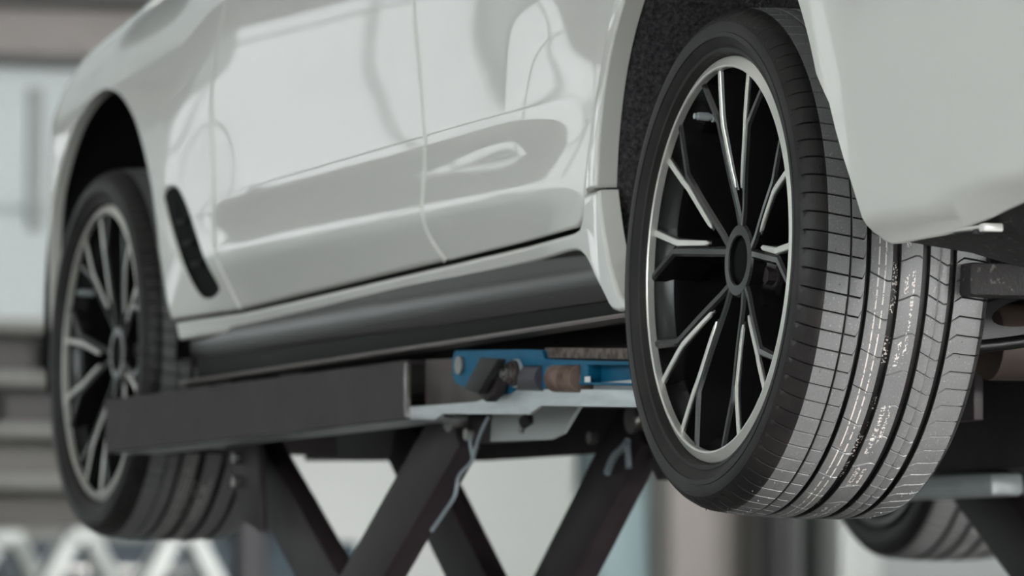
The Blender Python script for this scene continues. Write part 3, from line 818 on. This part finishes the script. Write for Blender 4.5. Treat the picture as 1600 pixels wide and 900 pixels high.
# positive Y rotation moves the top towards +X (front)
wheel((0, 0, 0), .0369, -5.0)
wheel((2.975, 0, 0), .0165, 22.5, scale=.99)
wheel((2.975, YMIR+.10, -.03), .0165, 10, flip=True, scale=.99)
wheel((0, YMIR, 0), .03, 30, flip=True)
# brakes
for (x, y0, sgn) in ((0, 0, 1), (2.975, 0, 1), (2.975, YMIR+.10, -1), (0, YMIR, -1)):
    z = -.03 if (x > 1 and sgn < 0) else 0
    d = lathe_obj('brake_disc', [(.06, -.150), (.06, -.105), (.085, -.105), (.088, -.135), (.165, -.135), (.165, -.155), (.06, -.155)], 'disc_steel', car, 64)
    d.location = (x, y0, z); d.rotation_euler = (0, 0, 0 if sgn > 0 else PI)
    bm = bmesh.new(); pf = []
    for i in range(9):
        a = math.radians(-122+64*i/8); pf.append((a,))
    ins_ = [(.118*math.sin(a), .118*math.cos(a)) for (a,) in pf]; out = [(.200*math.sin(a), .200*math.cos(a)) for (a,) in pf]
    bm_extrude(bm, ins_+out[::-1], lambda X, Z: (X, -.075, Z), lambda X, Z: (X, -.20, Z))
    bmesh.ops.bevel(bm, geom=bm.edges[:], offset=.010, segments=3, affect='EDGES', profile=.5)
    c = link('brake_caliper', from_bm('brake_caliper', bm, angle=40), 'steel', car, (x, y0, z), (0, 0, 0 if sgn > 0 else PI))

# ------------------------------------------------------------------ the lift (local: s forward, t outboard, z from the wheel centre height)
BETA = math.radians(3.94)
def lift_root(label, dt):
    o = empty('scissor_lift', (1.26-dt*math.sin(BETA), .004+dt*math.cos(BETA), Z0), BETA)
    return tag(o, label, 'car lift', 'scissor lift platforms under the car')
def arm_poly(s0, z0, s1, z1, wd):
    d = Vector((s1-s0, z1-z0)).normalized(); n = Vector((-d.y, d.x))*wd/2
    a = Vector((s0, z0)); b = Vector((s1, z1))
    return [tuple(a+n), tuple(b+n), tuple(b-n), tuple(a-n)]
def lift_frame(L, t_near, t_far, ds=0., near=(1.08, .05), far=(.85, .0)):
    # two stacked X pairs: top pins z = -.17, middle z = -.83, foot z = -1.46
    zt, zm, zb = -.165, -.84, -1.44
    for i, t in enumerate((t_near, t_far)):
        dt_ = .045 if i == 0 else -.045
        sA, sB = [q+ds for q in (near, far)[i]]
        for (s0, z0, s1, z1, off) in ((sA, zt, sB, zm, -dt_), (sB, zt, sA, zm, 0), (sA, zm, sB, zb, -dt_), (sB, zm, sA, zb, 0)):
            prism_t('scissor_arm', arm_poly(s0, z0, s1, z1, .105), t+off-.040, t+off, 'arm_steel', L, .004)
        for (s, z) in ((sA, zt), (sB, zt), ((sA+sB)/2, (zt+zm)/2), (sA, zm), (sB, zm), ((sA+sB)/2, (zm+zb)/2)):
            cyl('pivot_pin', (s, t-.10, z), (s, t+.006, z), .022, 'steel', L)
    for (s, s2, z) in ((near[0]+ds, far[0]+ds, zm), (near[1]+ds, far[1]+ds, zm)):
        cyl('cross_shaft', (s2, t_far, z), (s, t_near, z), .025, 'arm_steel', L)
    box('base_frame', (-.35+ds, t_far-.12, -1.5), (1.25+ds, t_near+.08, -1.46), 'dark_steel', L, .006)

L = lift_root('dark steel scissor lift with blue lock bracket, under the near sill', 0)
# ramp: folded channel
bm = bmesh.new()
bm_extrude(bm, [(0, -.0815), (1.344, -.0975), (1.344, -.189), (0, -.1705)], lambda s, z: (s, 0, z), lambda s, z: (s, -.008, z))
bmesh.ops.bevel(bm, geom=bm.edges[:], offset=.0015, segments=1, affect='EDGES')
ramp = link('ramp', from_bm('ramp', bm, angle=35), 'dark_steel', L)
prism_t('ramp_deck', [(0, -.0815), (1.344, -.0975), (1.344, -.104), (0, -.088)], -.50, -.008, 'dark_steel', L, 0)
box('ramp_end_cap', (1.336, -.42, -.188), (1.343, -.008, -.105), 'dark_steel', L, 0)
prism_t('ramp_lower_flange', [(.0, -.166), (1.335, -.184), (1.335, -.189), (.0, -.171)], -.10, -.008, 'zinc', L, 0)
prism_t('weld_bead', [(-.004, -.086), (.002, -.086), (.004, -.11), (.001, -.13), (.004, -.15), (.001, -.168), (-.004, -.168)], -.006, .003, 'steel', L, .001)
# main platform
prism_t('side_plate', [(-.02, -.0815), (-.02, -.160), (-.30, -.160), (-.88, -.165), (-.88, -.098)], -.034, -.022, 'plate_steel', L)
box('platform_deck', (-.88, -.52, -.104), (0., -.03, -.096), 'arm_steel', L)
prism_t('inner_rail', [(-.86, -.10), (1.70, -.10), (1.70, -.188), (.9, -.206), (-.2, -.205), (-.86, -.19)], -.52, -.505, 'dark_steel', L)
box('cross_beam', (.90, -.50, -.150), (1.0, -.06, -.105), 'arm_steel', L, .004)
box('cross_beam', (-.12, -.50, -.150), (-.02, -.06, -.105), 'arm_steel', L, .004)
lift_frame(L, -.095, -.375)
box('gap_filler', (-.13, -.150, -.205), (.03, -.112, -.104), 'arm_steel', L, .003)  # dark block added to close a bright gap between gusset and arm
prism_t('arm_gusset', [(1.05, -.165), (1.01, -.20), (.985, -.25), (.94, -.31), (.86, -.33), (.88, -.165)], -.112, -.098, 'arm_steel', L, .003)
# stepped zinc rail along the foot of the platform
prism_t('zinc_rail', [(-.013, -.152), (-.010, -.169), (-.111, -.1755), (-.140, -.1655), (-.459, -.178), (-.499, -.165), (-.88, -.1815), (-.88, -.156), (-.511, -.143), (-.413, -.139), (-.320, -.148), (-.268, -.153)], -.006, .0, 'zinc', L, .001)
box('zinc_strip', (-.88, -.05, -.153), (-.655, -.012, -.139), 'zinc', L, .001)
# blue locking bracket
bm = bmesh.new()
bm_extrude(bm, [(-.186, -.085), (-.195, -.0755), (-.45, -.084), (-.515, -.0875), (-.522, -.102), (-.845, -.1165), (-.845, -.1215), (-.43, -.105), (-.418, -.112), (-.418, -.140), (-.392, -.146), (-.330, -.146), (-.27, -.14), (-.193, -.122), (-.186, -.112)], lambda s, z: (s, -.008, z), lambda s, z: (s, .004, z))
bmesh.ops.bevel(bm, geom=bm.edges[:], offset=.0012, segments=2, affect='EDGES')
bmesh.ops.triangulate(bm, faces=[f for f in bm.faces if len(f.verts) > 4])
lock = link('lock_bracket', from_bm('lock_bracket', bm, angle=35), 'blue_paint', L); lock['label'] = 'bright blue steel lock bracket'
box('bracket_web', (-.540, -.02, -.142), (-.512, .004, -.1055), 'blue_paint', lock, .002)
box('bracket_web', (-.672, -.02, -.142), (-.645, .004, -.112), 'blue_paint', lock, .002)
box('bracket_back', (-.86, -.028, -.146), (-.66, -.016, -.112), 'blue_paint', lock, .001)
prism_t('bracket_flange', [(-.645, -.1375), (-.86, -.1475), (-.86, -.1510), (-.645, -.141)], -.02, .006, 'blue_paint', lock, .0008)
prism_t('top_bar', [(-.505, -.0835), (-.88, -.100), (-.88, -.116), (-.515, -.099)], -.030, -.002, 'rust_grey', L, .002)
box('bracket_arrow', (-.682, .0042, -.139), (-.664, .0052, -.131), 'white_mark', lock, 0)
cyl('bracket_bolt', (-.221, .000, -.098), (-.221, .010, -.098), .0135, 'steel', lock)
# rollers
bm = bmesh.new(); bm_cyl(bm, (-.420, -.004, -.1235), (-.512, -.004, -.1275), .0185, seg=32)
bmesh.ops.bevel(bm, geom=[e for e in bm.edges if len(e.link_faces) == 2 and e.calc_face_angle() > 1], offset=.002, segments=2, affect='EDGES')
link('roller', from_bm('roller', bm, angle=35), 'roller_grey', L)
bm = bmesh.new(); bm_cyl(bm, (-.545, -.004, -.1285), (-.640, -.004, -.1325), .0200, seg=32)
bmesh.ops.bevel(bm, geom=[e for e in bm.edges if len(e.link_faces) == 2 and e.calc_face_angle() > 1], offset=.002, segments=2, affect='EDGES')
o = link('roller', from_bm('roller', bm, angle=35), 'rust', L); o['label'] = 'rusty brown roller'
cyl('roller_pin', (-.640, -.004, -.1325), (-.665, -.004, -.1335), .008, 'rust', L, seg=14)
# pivot stack and rubber handle block
for nm, a, b, r, m in (('washer', .006, .011, .0205, 'zinc'), ('washer', .011, .016, .0190, 'dark_steel'), ('spacer', .016, .021, .0150, 'rust_grey'), ('nut', .021, .028, .0120, 'steel'), ('pin_end', .028, .033, .0065, 'steel')):
    cyl(nm, (-.432, a, -.1175), (-.432, b, -.1175), r, m, L, seg=6 if nm == 'nut' else 28)
prism_t('rubber_block', [(-.384, -.0935), (-.449, -.0985), (-.377, -.1455), (-.322, -.1375)], .029, .045, 'rubber', L, .0025)
prism_t('block_carrier', [(-.372, -.100), (-.398, -.104), (-.412, -.124), (-.392, -.148), (-.365, -.157), (-.335, -.145)], .010, .028, 'arm_steel', L, .002)
# galvanised gusset with slot behind the zinc rail
prism_t('gusset_plate', [(-.085, -.145), (-.075, -.205), (-.30, -.208), (-.345, -.200), (-.42, -.150)], -.110, -.104, 'pale_grey', L)
cyl('gusset_slot', (-.205, -.1045, -.180), (-.235, -.1045, -.172), .010, 'arm_steel', L)
cyl('gusset_bolt', (-.20, -.106, -.190), (-.20, -.098, -.190), .006, 'steel', L)
# hydraulic lines
tube('hydraulic_hose', [(-.115, -.085, -.168), (-.10, -.08, -.19), (-.065, -.085, -.215), (-.042, -.088, -.235), (.005, -.088, -.255), (.022, -.088, -.285), (.070, -.089, -.312), (.115, -.090, -.335)], .0030, 'hose', L)
tube('hydraulic_hose', [(-.04, -.088, -.195), (-.045, -.085, -.205), (-.055, -.085, -.228)], .003, 'hose', L)
tube('hydraulic_hose', [(.075, -.365, -.245), (.04, -.36, -.222), (.005, -.36, -.208), (-.01, -.36, -.20)], .006, 'hose', L)
tube('hydraulic_hose', [(-.005, -.362, -.205), (-.015, -.36, -.24)], .005, 'hose', L)
prism_t('arm_gusset', [(-.06, -.16), (.02, -.16), (.01, -.20), (-.03, -.235), (-.05, -.26), (-.08, -.25), (-.095, -.22)], -.41, -.39, 'arm_steel', L, .003)
for (s, t, z) in ((-.035, -.093, -.193), (.955, -.097, -.205), (.955, -.097, -.245), (.13, -.37, -.19)): cyl('bolt_head', (s, t, z), (s, t+.012, z), .010, 'steel', L, seg=6)

RL = lift_root('dark steel scissor lift platform under the far side of the car', -1.02)
for nm, a, b, m in (('side_plate', (-.88, -.014, -.235), (.95, 0, -.065), 'dark_steel'), ('side_plate', (-.88, -.52, -.235), (.95, -.506, -.065), 'dark_steel'), ('platform_deck', (-.88, -.506, -.085), (.95, -.014, -.065), 'arm_steel')):
    box(nm, a, b, m, RL)
bm = bmesh.new(); bm_box(bm, (.0, -.03, -.277), (.95, .03, -.240), .008)
link('zinc_tube', from_bm('zinc_tube', bm, angle=35), 'zinc', RL)
lift_frame(RL, -.06, -.42, -.62)

# rubber pads between the platforms and the sills
def pad(s, t, z0, z1, root, label):
    c, sn = math.cos(BETA), math.sin(BETA)
    o = box('lift_pad', (-.05, -.045, 0), (.05, .045, z1-z0), 'rubber', None, .006)
    o.location = root.location+Vector((s*c-t*sn, s*sn+t*c, z0)); o.rotation_euler = (0, 0, BETA)
    return tag(o, label, 'rubber pad', 'rubber pads under the car sills')
pad(-.80, -.085, -.0955, -.0625, L, 'black rubber pad under the near sill beside the rear wheel')
pad(.75, -.150, -.0892, -.0640, L, 'black rubber pad under the near sill towards the front wheel')
pad(-.55, -.40, -.065, -.045, RL, 'black rubber pad on the far platform towards the rear axle')
pad(.75, -.40, -.065, -.045, RL, 'black rubber pad on the far platform towards the front axle')

# ------------------------------------------------------------------ background of the workshop
def bgbox(name, x, y0, y1, z0, z1, dep, m, label, cat, group=None, bev=.01):
    o = box(name, (0, y0-(y0+y1)/2, 0), (dep, y1-(y0+y1)/2, z1-z0), m, None, bev)
    o.location = (x, (y0+y1)/2, z0); return tag(o, label, cat, group)
def fz(z): return Z0+z
# lintel and band across the front wall
struct(box('trim_1', (20.2, HY0, fz(2.20)), (21, HY1, fz(2.42)), 'soffit', bev=0))
struct(box('trim_2', (19.6, HY0, fz(2.42)), (21, HY1, fz(2.9)), 'mid_grey', bev=0))
# white tilt-panel door on the front wall, left
d1 = empty('door_1', (20.9, -4.3, 0)); d1['kind'] = 'structure'
for k in range(5):
    box('panel', (0, -1.35, .05+k*.74), (.08, 1.4, .77+k*.74), 'wall_white', d1, .01)
box('door_edge', (-.05, -.40, 2.9), (0, -.33, 3.6), 'pale_grey', d1, .005)
# shelving rack with bins at left
mat('rack_grey', (104, 102, 98), .7); mat('rack_dark', (76, 74, 73), .7); mat('rack_light', (140, 140, 135), .7)
rk = empty('storage_rack', (18.5, -3.9, 0)); tag(rk, 'grey storage shelving against the front wall beyond the front wheel', 'shelf')
for y in (-.75, .75):
    for x in (0, .5): box('post', (x-.02, y-.02, 0), (x+.02, y+.02, 2.35), 'mid_grey', rk, .003)
box('back_panel', (.50, -.78, .1), (.53, .78, 2.34), 'rack_grey', rk, .003)
for z in (.25, .95, 1.36, 1.60, 1.83, 2.06, 2.30): box('shelf_board', (-.03, -.78, z), (.53, .78, z+.05), 'rack_light', rk, .005)
for i, (y0, y1, z0, z1, m, lab) in enumerate(((-.7, -.25, 2.11, 2.27, 'rack_grey', 'grey box on the top shelf'), (-.15, .35, 2.11, 2.24, 'rack_dark', 'dark box on the top shelf'), (-.65, .0, 1.88, 2.02, 'rack_dark', 'dark wide box on the second shelf'), (.1, .6, 1.88, 2.0, 'rack_grey', 'grey box on the second shelf'), (-.5, .5, 1.65, 1.78, 'rack_grey', 'long grey crate on the third shelf'))):
    bgbox('storage_box', 18.55, -3.9+y0, -3.9+y1, z0, z1, .4, m, lab, 'box', 'boxes on the shelving')
# low dark cabinet with white trestles in front of it
tc_ = empty('tool_cabinet', (15.6, -3.6, 0)); tag(tc_, 'dark teal tool cabinet low behind the front wheel', 'cabinet')
box('cabinet_body', (0, -1.0, .05), (.6, 1.0, 1.33), 'teal_dark', tc_, .01)
for k in range(3):
    dr = box('drawer', (-.02, -.97, .12+k*.40), (0, .97, .48+k*.40), 'teal_dark', tc_, .006); box('handle', (-.05, -.4, .40+k*.40), (-.02, .4, .43+k*.40), 'steel', dr, .004)
for i, (x, y, lab) in enumerate(((15.0, -3.0, 'white steel trestle at the far left edge'), (14.4, -3.13, 'white steel trestle below the front wheel, middle one'), (13.8, -3.35, 'white steel trestle nearest the lift ramp'))):
    tr = empty('trestle', (x, y, 0)); tag(tr, lab, 'trestle', 'white trestles by the cabinet')
    for sgn in (-1, 1):
        for xx in (0, .10):
            bm = bmesh.new(); bm_extrude(bm, [(sgn*.0, 1.33), (sgn*.065, 1.33), (sgn*.80, 0), (sgn*.73, 0)], lambda a, b: (xx, a, b), lambda a, b: (xx+.05, a, b))
            link('leg', from_bm('leg', bm), 'white_steel', tr)
    box('top_bar', (-.02, -.05, 1.30), (.17, .05, 1.36), 'white_steel', tr, .006)
# columns and panels behind the lift
bgbox('steel_column', 14.0, -3.73, -3.62, 0, 1.62, .12, 'dark_grey', 'slim dark post behind the left scissor arm', 'post')
bgbox('first_aid_box', 20.72, -5.88, -5.60, 1.35, 1.72, .28, 'teal_dark', 'small dark teal box on the pale wall between the scissor arms', 'box')
bgbox('notice_panel', 20.83, -7.45, -5.95, 0, 2.3, .15, 'white_steel', 'large pale panel on the wall behind the scissor arms', 'panel')
bgbox('grey_pilaster', 20.5, -5.5, -5.3, 0, 3.7, .45, 'mid_grey', 'grey pilaster on the front wall beside the pale panel', 'pillar')
bgbox('glazed_partition', 20.6, -7.75, -7.5, 0, 3.7, .3, 'teal_pale', 'pale teal partition seen beside the rear tyre', 'partition')
bgbox('beige_pillar', 20.3, -8.2, -7.76, 0, 3.7, .6, 'wall_beige', 'broad beige pillar below the rear tyre', 'pillar')
bgbox('dark_column', 19.6, -8.13, -8.03, 0, 3.7, .2, 'dark_grey', 'dark steel column below the rear tyre', 'column')
bgbox('grey_locker', 19.8, -8.25, -8.13, 0, 2.2, .5, 'mid_grey', 'narrow grey locker between the dark column and white column', 'locker')
bgbox('white_column', 19.4, -8.50, -8.29, 0, 3.7, .3, 'white_steel', 'white column between the rear tyre and far front tyre', 'column')
bgbox('pale_cabinet', 20.0, -9.6, -8.55, 0, 2.2, .5, 'pale_grey', 'pale grey cabinet behind the far front tyre', 'cabinet')
